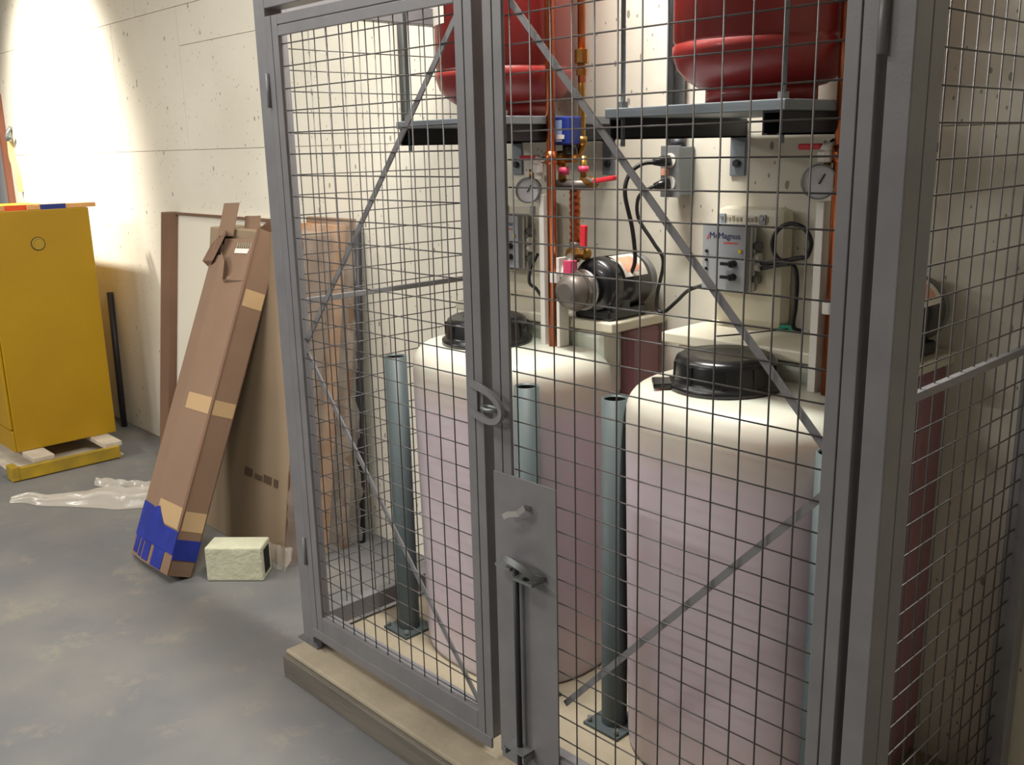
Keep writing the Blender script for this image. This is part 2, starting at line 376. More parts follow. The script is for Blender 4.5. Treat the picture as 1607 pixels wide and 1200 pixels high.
# ---------------------------------------------------------------- bollards
for i, (x, y, lab) in enumerate([(-.972, .235, 'grey pipe bollard left of the left tank'), (-.469, .232, 'grey pipe bollard behind the door lock stile, right of the left tank'),
                                 (-.245, .283, 'grey pipe bollard at the left front of the right tank'), (.287, .247, 'grey pipe bollard half hidden behind the right cage door stile')]):
    t = thing('bollard', lab, 'bollard', (x, y, PAD), 'pipe bollards in front of the tanks')
    r = .030; n = 28; zt = .879; zb = PAD + .008
    MB().lathe([(r, zb), (r, zt), (r - .004, zt), (r - .004, zt - .3)], (x, y, 0), n, caps=False).build('pipe', 'bollard_paint', t)
    MB().lathe([(.001, zt - .30), (r - .0043, zt - .30), (r - .0043, zt - .004)], (x, y, 0), n, caps=False).build('bore_shade', 'hole_dark', t)  # sleeve coloured near-black for the shade inside the pipe
    B(x - .052, x + .052, y - .052, y + .052, PAD, PAD + .008).build('base_plate', 'bollard_paint', t, .001)
    for sx in (-1, 1):
        for sy in (-1, 1): MB().cyl((x + sx * .041, y + sy * .041, PAD + .008), (x + sx * .041, y + sy * .041, PAD + .022), .006, n=6).build('anchor_bolt', 'galv', t)

# ---------------------------------------------------------------- glycol tanks, lids, platforms
def sring(cx, cy, hx, hy, z, n=2.4, k=72):
    out = []
    for i in range(k):
        a = 2 * math.pi * i / k; c, s = math.cos(a), math.sin(a)
        out.append((cx + math.copysign(abs(c) ** (2 / n), c) * hx, cy + math.copysign(abs(s) ** (2 / n), s) * hy, z))
    return out
def gtank(cx, which):
    cy = .42; hx, hy = .272, .240
    t = thing('liquid_tank', which, 'tank', (cx, cy, PAD), 'white poly liquid tanks')
    pr = [(.935, PAD), (.955, PAD + .008), (.965, PAD + .03), (.985, .50), (1., .80), (1., .85)]
    for q in range(1, 9):
        a = q / 8 * math.pi / 2; pr.append((1 - (1 - math.cos(a)) * .21, .865 + math.sin(a) * .060))
    pr += [(.62, .927), (.40, .929)]
    MB().ring_stack([sring(cx, cy, hx * f, hy * f, z) for f, z in pr]).build('shell', 'tank_poly', t)
    # rear platform carrying the pump
    B(cx - .292, cx + .288, .468, WY - .004, .972, .997).build('platform', 'cream_poly', t, .004)
    B(cx - .280, cx + .278, .545, WY - .006, PAD + .002, .972).build('rear_chamber', 'tank_liquid', t, .02)
    B(cx - .262, cx + .258, .474, .55, .80, .972).build('rear_riser', 'tank_poly', t, .018)
    # mounting column behind the controller
    B(cx - .268, cx - .085, .632, WY - .002, .997, 1.270).build('mount_column', 'cream_poly', t, .018)
    # lid
    lx, ly = cx - .048, .366
    ld = MB().lathe([(.117, .927), (.117, .938), (.108, .941), (.106, .950), (.104, .980), (.100, .990), (.088, .996), (.060, .993), (.030, .991), (.001, .991)], (lx, ly, 0), 40).build('lid', 'black_plastic', t)
    for q in range(10):
        a = 2 * math.pi * (q + .3) / 10; ca, sa = math.cos(a), math.sin(a)
        MB().obox((lx + .101 * ca, ly + .101 * sa, .944), (.006 * ca, .006 * sa, 0), (-.006 * sa, .006 * ca, 0), (0, 0, .038)).build('grip_rib', 'black_plastic', ld)
    a = math.radians(222)
    d = Vector((math.cos(a), math.sin(a), 0)); e = Vector((-d.y, d.x, 0)); o = Vector((lx, ly, .928)) + d * .108 - e * .030
    if cx > -.5: MB().obox(o, d * .040, e * .060, (0, 0, .012)).build('lid_tab', 'black_plastic', ld, .003)
    return t
T1 = gtank(-.70, 'white rounded plastic tank of mauve liquid behind the left cage door')
T2 = gtank(.027, 'white rounded plastic tank of mauve liquid behind the right cage door')
for i in range(13):                                     # embossed word too blurred to read on the column
    x = -.222 + i * .0098
    if i != 6: B(x, x + .006, .6305, .6322, 1.238, 1.238 + (.009 if i % 3 else .012)).build('embossing', 'print_faint', T2)

# ---------------------------------------------------------------- pumps
def pump(dx, lab):
    X = -.488 + dx; Z = 1.080; Y0 = .478                  # shaft runs towards the wall
    t = thing('pump', lab, 'pump', (X, .58, .997), 'pumps on the tank platforms')
    MB().lathe([(.030, .0), (.060, .004), (.068, .014), (.070, .040)], (X, Y0, Z), 36, 'y').build('end_bell', 'black_motor', t)
    MB().lathe([(.0685, .040), (.0685, .150)], (X, Y0, Z), 36, 'y').build('motor_body', 'black_motor', t)
    MB().lathe([(.0685, .150), (.067, .172), (.058, .186), (.02, .190)], (X, Y0, Z), 36, 'y').build('fan_cover', 'motor_grey', t)
    for (y0, y1, nm, mt, r2, a0, a1) in ((.052, .138, 'rating_label', 'label_white', .0690, 18, 82), (.062, .118, 'warning_label', 'label_peach', .0694, 28, 70)):
        vs = []; fs = []
        for k in range(11):
            a = math.radians(a0 + (a1 - a0) * k / 10)
            vs += [(X + r2 * math.cos(a), Y0 + y0, Z + r2 * math.sin(a)), (X + r2 * math.cos(a), Y0 + y1, Z + r2 * math.sin(a))]
        for k in range(10): fs.append((2 * k, 2 * k + 1, 2 * k + 3, 2 * k + 2))
        MB().add(vs, fs, True).build(nm, mt, t)
    B(X - .060, X + .056, Y0 + .004, Y0 + .150, .997, 1.024).build('motor_foot', 'black_motor', t, .006)
    B(X - .020, X + .060, Y0 + .012, Y0 + .080, 1.018, 1.046).build('terminal_box', 'black_motor', t, .006)
    hd = MB().lathe([(.022, -.082), (.036, -.076), (.044, -.058), (.044, -.030), (.034, -.022), (.034, 0)], (X - .012, Y0, Z - .008), 30, 'y').build('pump_head', 'pump_metal', t)
    MB().lathe([(.050, -.044), (.050, -.036)], (X - .012, Y0, Z - .008), 8, 'y', False).build('head_flange', 'pump_metal', hd)
    MB().lathe([(.050, -.020), (.050, -.012)], (X - .012, Y0, Z - .008), 26, 'y').build('clamp_ring', 'bright_steel', hd)
    MB().lathe([(.017, 0), (.017, .030)], (X - .032, Y0 - .040, Z + .034), 8, smooth=False).build('outlet_union', 'magenta_tape', t)
    MB().lathe([(.014, 0), (.014, .022)], (X - .070, Y0 - .052, Z + .010), 10, smooth=False).build('priming_plug', 'white_plastic', t)
    return t
pump(0, 'black electric pump with a peach warning label on the left tank platform')
pump(.727, 'black electric pump on the right tank platform seen through the side panel')

# ---------------------------------------------------------------- shelves and red expansion tanks
def shelf(xa, xb, yf, lab):
    t = thing('tank_shelf', lab, 'shelf', ((xa + xb) / 2, WY, 1.43), 'wall shelves under the red tanks')
    for x in (xa, xb):
        m = MB(); c = .020
        m.box(x - c, x + c, yf, WY - .001, 1.462, 1.465).box(x - c, x - c + .003, yf, WY - .001, 1.424, 1.462).box(x + c - .003, x + c, yf, WY - .001, 1.424, 1.462)
        m.box(x - c, x - c + .010, yf, WY - .001, 1.424, 1.427).box(x + c - .010, x + c, yf, WY - .001, 1.424, 1.427)
        m.build('channel', 'strut_dark', t)
        br = B(x - .020, x + .020, WY - .006, WY, 1.338, 1.424).build('wall_bracket', 'strut_grey', t, .001)
        MB().cyl((x, WY - .014, 1.366), (x, WY - .006, 1.366), .009, n=6).build('bolt', 'dark_steel', br)
    B(xa - .028, xb + .028, yf - .006, .660, 1.465, 1.484).build('plate', 'strut_grey', t, .002)
    for x in (xa + .005, xb + .012):
        MB().cyl((x, yf + .012, 1.41), (x, yf + .012, 2.78), .0048, n=10).build('hanger_rod', 'strut_grey', t)
        MB().lathe([(.011, 0), (.011, .012)], (x, yf + .012, 1.484), 6, smooth=False).build('rod_nut', 'galv', t)
    return t
shelf(-.949, -.607, .285, 'grey strut shelf carrying the left red tank')
shelf(-.2157, .135, .252, 'grey strut shelf carrying the right red tank')
def xtank(x, y, lab):
    t = thing('expansion_tank', lab, 'tank', (x, y, 1.484), 'red expansion tanks')
    MB().lathe([(.108, 1.484), (.108, 1.522)], (x, y, 0), 40).build('base_ring', 'red_paint', t)
    R0 = .174
    MB().lathe([(.100, 1.514), (.124, 1.520), (.148, 1.536), (.165, 1.556), (R0, 1.582), (R0, 1.597), (R0 - .004, 1.600), (R0 - .004, 1.604), (R0 - .001, 1.608), (R0 - .001, 1.98), (.17, 2.05), (.12, 2.10), (.02, 2.12)], (x, y, 0), 56).build('body', 'red_paint', t)
    vs = []; fs = []
    for k in range(13):
        a = math.radians(222 + 40 * k / 12); vs += [(x + (R0 + .0005) * math.cos(a), y + (R0 + .0005) * math.sin(a), 1.705), (x + (R0 + .0005) * math.cos(a), y + (R0 + .0005) * math.sin(a), 1.80)]
    for k in range(12): fs.append((2 * k, 2 * k + 2, 2 * k + 3, 2 * k + 1))
    MB().add(vs, fs, True).build('rating_plate', 'label_white', t)
    return t
xtank(-.766, .468, 'red steel expansion tank on the left wall shelf')
xtank(-.018, .455, 'red steel expansion tank on the right wall shelf')
# vertical struts on the wall behind the right red tank
t = thing('wall_conduit', 'pair of grey conduits running up the wall behind the right red tank', 'conduit', (-.385, .65, 1.41))
for x in (-.398, -.372): MB().cyl((x, WY - .016, 1.408), (x, WY - .016, 2.80), .010, n=12).build('tube', 'strut_grey', t)
t2 = MB().cyl((-1.452, WY - .012, 1.49), (-1.452, WY - .012, 2.80), .0105, n=16).build('wall_pipe', 'galv', org=(-1.435, WY - .022, 1.47))
tag(t2, 'grey vertical pipe on the wall at the left end of the left tank shelf', 'pipe')

# ---------------------------------------------------------------- pipework
def upright_set(dx, lab, z_in, full):
    X, Y = -.572 + dx, .430
    t = thing('copper_pipe', lab, 'pipe', (X, Y, z_in), 'copper risers above the tanks')
    MB().cyl((X, Y, z_in), (X, Y, 2.78), .0112, n=16).build('riser', 'copper', t)
    MB().lathe([(.014, 0), (.014, .03)], (X, Y, 1.372), 16).build('coupling', 'copper', t)
    gd = thing('pipe_guard', 'white plastic channel around the foot of the ' + ('left' if dx == 0 else 'right') + ' copper riser', 'pipe guard', (X, Y + .01, z_in))
    B(X - .040, X - .024, Y - .004, Y + .030, z_in, 1.30).build('flange', 'white_plastic', gd, .001)
    B(X + .016, X + .026, Y - .004, Y + .030, z_in, 1.150).build('flange', 'white_plastic', gd, .001)
    B(X - .030, X + .020, Y + .024, Y + .030, z_in, 1.14).build('web', 'white_plastic', gd)
    return t
upright_set(0, 'copper riser above the left tank', .929, True)
upright_set(.742, 'copper riser above the right tank beside the door stile', .929, False)
# second riser of the left set with union
t = thing('copper_pipe', 'thin copper pipe with a union right of the left red tank', 'pipe', (-.535, .50, 1.39))
MB().cyl((-.535, .50, 1.56), (-.535, .50, 2.78), .0095, n=14).build('riser', 'copper', t)
MB().tube(bez([(-.535, .50, 1.57), (-.535, .50, 1.45), (-.538, .50, 1.405), (-.56, .49, 1.388)], 6), .0085, 12).build('elbow', 'brass', t)
MB().lathe([(.013, 0), (.013, .014), (.010, .016), (.010, .026), (.017, .028), (.017, .058), (.010, .060)], (-.535, .50, 1.575), 8, smooth=False).build('union', 'brass', t)
MB().lathe([(.012, 0), (.012, .02)], (-.535, .50, 1.415), 12).build('coupling', 'brass', t)
# valve tree
def gauge(x, y, z, r, lab):
    t = thing('pressure_gauge', lab, 'gauge', (x, y, z), 'pressure gauges')
    m = Matrix.Rotation(math.radians(28), 4, 'Z')
    def tr(mb):
        mb.v = [tuple(m @ Vector((a - x, b - y, c - z)) + Vector((x, y, z))) for a, b, c in mb.v]; return mb
    tr(MB().lathe([(r * .9, .022), (r, .018), (r, -.004), (r * .90, -.006), (r * .90, .0)], (x, y, z), 30, 'y')).build('case', 'galv', t)
    tr(MB().lathe([(r * .90, -.0015), (r * .90, -.0005)], (x, y, z), 30, 'y')).build('dial', 'gauge_face', t)
    tr(MB().obox((x - .0015, y - .0035, z - .004), (.003, 0, 0), (0, .001, 0), (r * .3, 0, r * .55))).build('needle', 'black_plastic', t)
    MB().cyl((x + .006, y + .012, z + r * .9), (x + .006, y + .012, z + r * .9 + .022), .009, n=8).build('stem', 'brass', t)
    return t
def lever(p0, p1, name, lab, hub):
    t = thing(name, lab, 'valve', hub, 'red-handled ball valves')
    a, b = Vector(p0), Vector(p1); d = (b - a).normalized(); h = Vector(hub)
    MB().lathe([(.010, -.024), (.016, -.018), (.016, .018), (.010, .024)], hub, 8, 'x', False).build('body', 'brass', t)
    MB().tube([h + Vector((0, -.004, .012)), a, a + d * .01], 0, rect=(.0025, .006)).build('arm', 'bright_steel', t)
    MB().tube([a, b], 0, rect=(.0055, .0085)).build('handle', 'red_plastic', t, .003)
    return t
lever((-.628, .445, 1.388), (-.684, .440, 1.388), 'ball_valve', 'ball valve with red lever pointing left, above the left pressure gauge', (-.600, .462, 1.386))
lever((-.470, .47, 1.331), (-.405, .47, 1.340), 'ball_valve', 'ball valve with red lever pointing right, beside the blue pressure switch', (-.505, .49, 1.326))
lever((-.505, .470, 1.172), (-.503, .470, 1.228), 'ball_valve', 'ball valve with upright red lever above the left pump', (-.520, .480, 1.158))
lever((.132, .435, 1.402), (.086, .430, 1.402), 'ball_valve', 'ball valve with red lever by the right copper riser', (.160, .452, 1.400))
g1 = gauge(-.628, .405, 1.311, .031, 'round dial pressure gauge left of the left copper riser')
g2 = gauge(.142, .410, 1.338, .033, 'round dial pressure gauge beside the right cage door stile')
for dx, dz, who in ((0, 0, 'left'), (.756, .020, 'right')):
    t = thing('pipe_fitting', 'white plastic fitting above the %s pressure gauge' % who, 'fitting', (-.612 + dx, .425, 1.34 + dz), 'white fittings above the gauges')
    MB().lathe([(.012, .0), (.012, .014), (.015, .016), (.015, .034), (.010, .036)], (-.612 + dx, .425, 1.338 + dz), 10, smooth=False).build('reducer', 'white_plastic', t)
    MB().cyl((-.612 + dx, .425, 1.372 + dz), (-.606 + dx, .43, 1.388 + dz), .012, n=10).build('cap', 'white_plastic', t)
t = thing('valve_manifold', 'brass valve manifold under the blue pressure switch', 'manifold', (-.57, .475, 1.33))
MB().lathe([(.011, -.055), (.014, -.050), (.014, -.020), (.017, -.018), (.017, .010), (.012, .012), (.012, .040)], (-.575, .475, 1.386), 8, 'x', False).build('tee_body', 'brass', t)
MB().cyl((-.578, .475, 1.315), (-.578, .475, 1.386), .011, n=10).build('branch', 'brass', t)
MB().lathe([(.013, 0), (.013, .018)], (-.5675, .47, 1.346), 12).build('tape_ring', 'magenta_tape', t)
MB().lathe([(.013, 0), (.013, .014)], (-.522, .49, 1.352), 12).build('tape_ring', 'magenta_tape', t)
MB().cyl((-.590, .47, 1.322), (-.490, .49, 1.322), .013, n=10).build('lower_body', 'pump_metal', t)
MB().cyl((-.522, .49, 1.325), (-.522, .49, 1.39), .008, n=10).build('branch', 'brass', t)
hz = [(.0125 if k % 2 else .0150, .015 * .55 * k) for k in range(19)]
t = MB().lathe(hz, (-.560, .50, 1.172), 14, smooth=False).build('braided_hose', 'copper', org=(-.56, .5, 1.172)); tag(t, 'ribbed copper hose between the manifold and the left pump', 'hose')
t = thing('pipe_elbow', 'brass elbow fittings between the hose and the left pump', 'fitting', (-.56, .51, 1.15))
MB().tube(bez([(-.560, .50, 1.18), (-.558, .490, 1.150), (-.545, .465, 1.142), (-.530, .447, 1.135), (-.522, .440, 1.118)], 5), .014, 12).build('elbow', 'pump_metal', t)
MB().lathe([(.019, -.012), (.019, .012)], (-.555, .490, 1.152), 8, 'x', False).build('union_nut', 'brass', t)
MB().cyl((-.540, .455, 1.128), (-.548, .440, 1.098), .015, n=8).build('reducer', 'white_plastic', t)
# blue pressure switch
t = thing('pressure_switch', 'blue boxed pressure switch with a pale label', 'pressure switch', (-.556, .468, 1.405))
B(-.582, -.532, .452, .500, 1.416, 1.482).build('cover', 'blue_paint', t, .004)
B(-.5785, -.556, .4512, .453, 1.424, 1.474).build('label', 'light_blue', t)
B(-.574, -.548, .4506, .4515, 1.430, 1.440).build('print_band', 'label_white', t)
MB().cyl((-.552, .476, 1.394), (-.552, .476, 1.418), .019, n=16).build('base', 'black_plastic', t)

# ---------------------------------------------------------------- controllers
def controller(dx, lab, full):
    t = thing('control_box', lab, 'control box', (-.19 + dx, .60, 1.08), 'control boxes above the tanks')
    x0, x1, y0, y1, z0, z1 = -.238 + dx, -.122 + dx, .582, .634, 1.082, 1.233
    B(x0, x1, y0 + .006, y1, z0, z1).build('body', 'control_grey', t, .005)
    fp = B(x0, x1, y0, y0 + .0055, z0, z1).build('face_plate', 'control_grey', t, .0015)
    for k, (yy, m) in enumerate(((y0 + .016, 'white_plastic'), (y0 + .030, 'white_plastic'))):
        B(x1, x1 + .003, yy, yy + .005, z0 + .004, z1 - .004).build('cover_lip', m, t)
    if full:
        text('McMagnus', .0195, 'navy', fp, (x0 + .019, y0 - .0004, z1 - .030), name='lettering')
        MB().add([(x0 + .011, y0 - .0006, z1 - .032), (x0 + .0175, y0 - .0006, z1 - .032), (x0 + .0185, y0 - .0006, z1 - .018)], [(0, 1, 2)]).build('logo_mark', 'print_red', fp)
        for i in range(8): B(x0 + .058 + i * .0048, x0 + .0615 + i * .0048, y0 - .0005, y0, z1 - .0415, z1 - .0375).build('small_print', 'print_red', fp)
        for i in range(3): MB().lathe([(.0035, -.004), (.0035, 0)], (x0 + .0135, y0, z1 - .060 - .020 * i), 12, 'y').build('indicator', 'black_plastic', fp)
        MB().lathe([(.0038, -.005), (.0038, 0)], (x0 + .0135, y0, z0 + .030), 12, 'y').build('indicator', 'yellow_knob', fp)
        MB().lathe([(.0042, -.005), (.0042, 0)], (x1 - .013, y0, z1 - .056), 12, 'y').build('indicator', 'yellow_knob', fp)
        for zz in (z0 + .066, z0 + .036):
            kn = MB().lathe([(.0075, -.014), (.0085, 0)], (x1 - .030, y0, zz), 18, 'y').build('switch_knob', 'black_plastic', fp)
            B(x1 - .056, x1 - .028, y0 - .016, y0 - .006, zz - .0035, zz + .0035).build('switch_arm', 'black_plastic', kn)
    for zz in (z0 + .105, z0 + .080, z0 + .058, z0 + .030):
        MB().cyl((x1, y0 + .036, zz), (x1 + .016, y0 + .036, zz), .0095, n=12).build('cable_gland', 'white_plastic' if zz > z0 + .05 and zz < z0 + .09 else 'motor_grey', t)
    for sx in (x0 + .012, x1 + .002):
        tb = B(sx, sx + .016, .628, .633, z1, z1 + .022).build('mount_tab', 'control_grey', t, .001)
        MB().lathe([(.004, -.003), (.004, 0)], (sx + .008, .628, z1 + .013), 10, 'y').build('screw', 'bright_steel', tb)
    return t
controller(0, 'grey control box with blue brand lettering and two switches above the right tank', True)
controller(-.727, 'grey control box partly hidden behind the left copper riser', True)

# outlet box with two plugs, cords, coil
t = thing('outlet_box', 'grey metal outlet box with two black plugs on the wall', 'outlet box', (-.36, WY, 1.35))
B(-.388, -.338, .625, WY - .001, 1.292, 1.406).build('box', 'strut_grey', t, .002)
cv = B(-.391, -.335, .620, .626, 1.289, 1.409).build('cover', 'galv', t, .001)
for z in (1.375, 1.322): MB().lathe([(.017, -.003), (.017, 0)], (-.363, .620, z), 20, 'y').build('receptacle', 'white_plastic', cv)
B(-.388, -.366, .6185, .6205, 1.340, 1.356).build('sticker', 'label_peach', cv)
MB().cyl((-.363, .652, 1.406), (-.363, .652, 1.424), .018, n=14).build('hub', 'dark_steel', t)
def cord(name, lab, pts, r, plug=None):
    t = thing(name, lab, 'cord', pts[0], 'black power cords')
    MB().tube(bez(pts, 8), r, 10).build('cable', 'black_rubber', t)
    if plug:
        a, b = plug; MB().tube([a, tuple((Vector(a) + Vector(b)) / 2), b], [.0125, .0125, .007], 14).build('plug', 'black_plastic', t)
    return t
cord('power_cord', 'black cord looping from the upper plug down to the left pump',
     [(-.380, .585, 1.372), (-.405, .565, 1.368), (-.425, .545, 1.345), (-.430, .535, 1.30), (-.420, .55, 1.22), (-.418, .56, 1.15), (-.425, .56, 1.118), (-.436, .555, 1.100)], .0052, ((-.363, .617, 1.375), (-.382, .580, 1.372)))
cord('power_cord', 'black cord from the lower plug to the right control box',
     [(-.378, .590, 1.318), (-.402, .575, 1.305), (-.415, .565, 1.285), (-.412, .565, 1.24), (-.375, .575, 1.185), (-.352, .585, 1.14), (-.372, .590, 1.06), (-.372, .590, 1.022), (-.352, .590, 1.016), (-.315, .590, 1.045), (-.290, .60, 1.072), (-.262, .612, 1.085), (-.240, .615, 1.090)], .0045, ((-.363, .617, 1.322), (-.382, .585, 1.316)))
co = [(-.100, .612, 1.150), (-.060, .612, 1.156), (-.005, .610, 1.168)] + [(-.022 + .043 * math.cos(a), .612 - .003 * k, 1.199 + .042 * math.sin(a)) for k, a in enumerate([math.radians(q) for q in (-40, 5, 50, 95, 140, 185, 230, 275)])]
cord('power_cord', 'black cable coiled in a ring right of the right control box', co, .0050)
cord('power_cord', 'black cable hanging below the coiled ring', [(-.100, .612, 1.138), (-.050, .612, 1.150), (-.020, .612, 1.150), (-.010, .612, 1.120), (-.012, .615, 1.06), (-.018, .62, 1.015), (.0, .63, 1.004)], .0048)
cord('power_cord', 'black cable loop beside the left pump head', [(-.79, .60, 1.13), (-.80, .58, 1.09), (-.785, .56, 1.055), (-.74, .54, 1.045), (-.70, .52, 1.03), (-.66, .51, 1.006), (-.63, .52, 1.006), (-.615, .535, 1.03)], .0045)
t = thing('cable_connector', 'small teal green connector lying on the right tank platform', 'connector', (-.04, .645, .997))
B(-.078, -.030, .640, .652, .997, 1.011).build('housing', 'teal', t, .002)
B(-.030, .008, .642, .650, .999, 1.007).build('wire_end', 'white_plastic', t, .001)
t = MB().tube(bez([(-.04, .645, 1.004), (-.10, .55, .999), (-.13, .49, .999)], 6), .0015, 6).build('thin_wire', 'black_rubber', org=(-.04, .645, 1.0)); tag(t, 'thin black wire trailing from the teal connector over the right tank', 'wire')

# ---------------------------------------------------------------- yellow safety cabinet on skid
t = thing('safety_cabinet', 'tall yellow steel safety cabinet against the wall', 'cabinet', (-4.08, .23, .08))
B(-4.52, -3.64, .0, .462, .082, 1.186).build('body', 'cabinet_yellow', t, .003)
for x0, x1 in ((-4.515, -4.085), (-4.075, -3.652)):
    d = B(x0, x1, -.014, -.001, .19, 1.165).build('door', 'cabinet_yellow', t, .004)
    B(x1 - .07 if x0 < -4.3 else x0 + .02, x1 - .02 if x0 < -4.3 else x0 + .07, -.030, -.014, .60, .72).build('handle', 'dark_steel', d, .004)
B(-4.52, -3.645, -.010, 0, .082, .182).build('kick_plate', 'cabinet_yellow', t, .003)
v0 = MB().lathe([(.0315, -.001), (.0315, .0015)], (-3.64, .217, 1.034), 28, 'x').build('bung_seat', 'dark_steel', t)
v = MB().lathe([(.028, 0), (.028, .004), (.022, .006), (.022, .004)], (-3.64, .217, 1.034), 24, 'x').build('vent_bung', 'worn_yellow', t)
t = thing('skid', 'yellow timber skid with pale slats under the yellow cabinet', 'skid', (-3.9, .2, 0))
B(-3.48, -3.452, -.055, .400, .004, .062).build('side_board', 'worn_yellow', t, .003)
B(-3.53, -3.452, -.088, -.055, .004, .070).build('end_board', 'worn_yellow', t, .003)
B(-4.45, -4.42, -.055, .400, .004, .062).build('side_board', 'worn_yellow', t, .003)
B(-4.44, -3.49, .02, .115, .058, .081).build('slat', 'pale_slat', t, .003)
B(-4.44, -3.47, .335, .420, .058, .081).build('slat', 'pale_slat', t, .003)
B(-4.44, -3.49, -.05, .43, .0, .010).build('bottom_board', 'pale_slat', t, .002)
# wooden stakes lying on the cabinet
for i, (p, q, ct, lab) in enumerate([((-3.715, .02, 1.197), (-3.690, .490, 1.197), 'orange_paint', 'wooden stake with an orange-painted band on the cabinet top'),
                                     ((-3.672, .20, 1.197), (-3.655, .500, 1.197), 'blue_paint', 'wooden stake with a blue band on the cabinet top'),
                                     ((-3.775, -.02, 1.197), (-3.74, .40, 1.197), None, 'plain wooden stake lying rearmost on the cabinet top')]):
    a, b = Vector(p), Vector(q); t = thing('wooden_stake', lab, 'stake', p, 'stakes on the yellow cabinet')
    MB().tube([a, a + (b - a) * .15, b], 0, rect=(.010, .010)).build('shaft', 'stake_wood', t, .001)
    if ct:
        f0, f1 = ((.20, .46) if i == 0 else (.18, .55)); MB().tube([a + (b - a) * f0, a + (b - a) * f1], 0, rect=(.0112, .0112)).build('painted_band', ct, t)
t = MB().cyl((-4.00, .640, .0), (-4.05, .668, .72), .016, n=14).build('dark_pole', 'dark_steel', org=(-4.0, .64, 0)); tag(t, 'dark metal pole leaning on the wall between cabinet and cartons', 'pole')
# fixture at the far left of the wall
t = thing('wall_board', 'grey board with a rusty brown edge on the wall at the far left', 'wall board', (-5.7, WY, 1.1))
B(-6.0, -5.46, WY - .03, WY - .001, 1.05, 1.80).build('board', 'grey_panel', t, .003)
B(-5.46, -5.42, WY - .034, WY - .001, 1.05, 1.80).build('edge', 'rust_trim', t, .002)
t = thing('wall_hook', 'small metal hook with a beige strap on the bright wall', 'hook', (-5.28, WY, 1.5))
MB().tube(bez([(-5.31, WY - .002, 1.60), (-5.31, WY - .03, 1.56), (-5.28, WY - .04, 1.53), (-5.245, WY - .03, 1.545)], 6), .012, 10).build('hook', 'galv', t)
MB().tube(bez([(-5.33, WY - .012, 1.52), (-5.31, WY - .02, 1.42), (-5.26, WY - .018, 1.33), (-5.255, WY - .012, 1.22)], 6), 0, rect=(.018, .004)).build('strap', 'beige_strap', t)

# ---------------------------------------------------------------- leaning cartons
def slab(x0, x1, yb, yt, th, h, z0=0.):      # carton leaning back: foot at yb, head at yt (front face)
    lean = (yt - yb) / h
    return MB().obox((x0, yb, z0), (x1 - x0, 0, 0), (0, th, 0), (0, yt - yb, h))
A = thing('flat_carton', 'large tan flat carton leaning on the wall with dark printing', 'carton', (-2.3, .33, 0), 'flat cartons leaning on the wall')
slab(-2.42, -1.765, .285, .460, .115, 1.145).build('box', 'cardboard_tan', A, .004)
slab(-1.7645, -1.7625, .288, .458, .110, 1.135).build('end_flap', 'cardboard_dark', A)
for i, (x, wd) in enumerate(((-2.06, .055), (-1.99, .055), (-1.925, .055), (-1.855, .030))):
    y = .285 + .175 * (.268 / 1.145); MB().obox((x, y - .0015, .268), (wd, 0, 0), (0, .001, 0), (0, .0042, .028 if i != 1 else .018)).build('printed_mark', 'print_dark', A)
pf = []
t = slab(-2.00, -1.752, .425, .592, .040, 1.165).build('flat_carton', 'wood_board', org=(-2.1, .45, 0)); tag(t, 'brown flat carton behind the tan printed carton', 'carton', 'flat cartons leaning on the wall')
t = slab(-2.02, -1.742, .520, .640, .026, 1.185).build('flat_carton', 'cardboard', org=(-2.1, .55, 0)); tag(t, 'rearmost flat carton nearest the wall beside the cage', 'carton', 'flat cartons leaning on the wall')
t = MB().cyl((-1.752, .610, 0), (-1.735, .662, 1.15), .015, n=12).build('dark_upright', 'dark_steel', org=(-1.752, .63, 0)); tag(t, 'thin dark upright at the wall end of the leaning cartons', 'tube')  # plain dark cylinder for the narrow dark band beside the cartons
# clear wrap over the carton ends: crumpled film sleeve
def film_mesh(fn, nu, nv):
    m = MB(); vs = [fn(i / nu, j / nv) for i in range(nu + 1) for j in range(nv + 1)]
    fs = [(i * (nv + 1) + j, (i + 1) * (nv + 1) + j, (i + 1) * (nv + 1) + j + 1, i * (nv + 1) + j + 1) for i in range(nu) for j in range(nv)]
    return m.add(vs, fs, True)
def nz(a, b, s): return math.sin(a * 7.3 + s) * math.cos(b * 9.1 + s * 2) + .6 * math.sin(a * 17.7 + b * 13.3 + s * 3) + .35 * math.cos(b * 31 + a * 5 + s)
def wrap_end(u, v):     # u across depth, v up
    yb = .275 + u * .33; yt = .455 + u * .215; z = .01 + v * 1.17
    return (-1.738 + .008 * nz(u * 2, v * 3, 1.), yb + (yt - yb) * v + .006 * nz(u, v * 4, 2), z)
t = film_mesh(wrap_end, 18, 50).build('plastic_wrap', 'clear_film', org=(-1.74, .4, 0)); tag(t, 'clear crinkled plastic wrap over the ends of the leaning cartons', 'plastic wrap')
def wrap_foot(u, v):
    x = -1.90 + u * .20; return (x, .262 + .03 * v + .006 * math.sin(u * 17 + 4 * v) + .004 * math.sin(u * 41 + 9 * v), .004 + v * (.055 + .03 * u))
t = film_mesh(wrap_foot, 40, 14).build('plastic_wrap', 'clear_film', org=(-1.8, .26, 0)); tag(t, 'bunched clear plastic at the foot of the tan carton beside the block', 'plastic wrap')

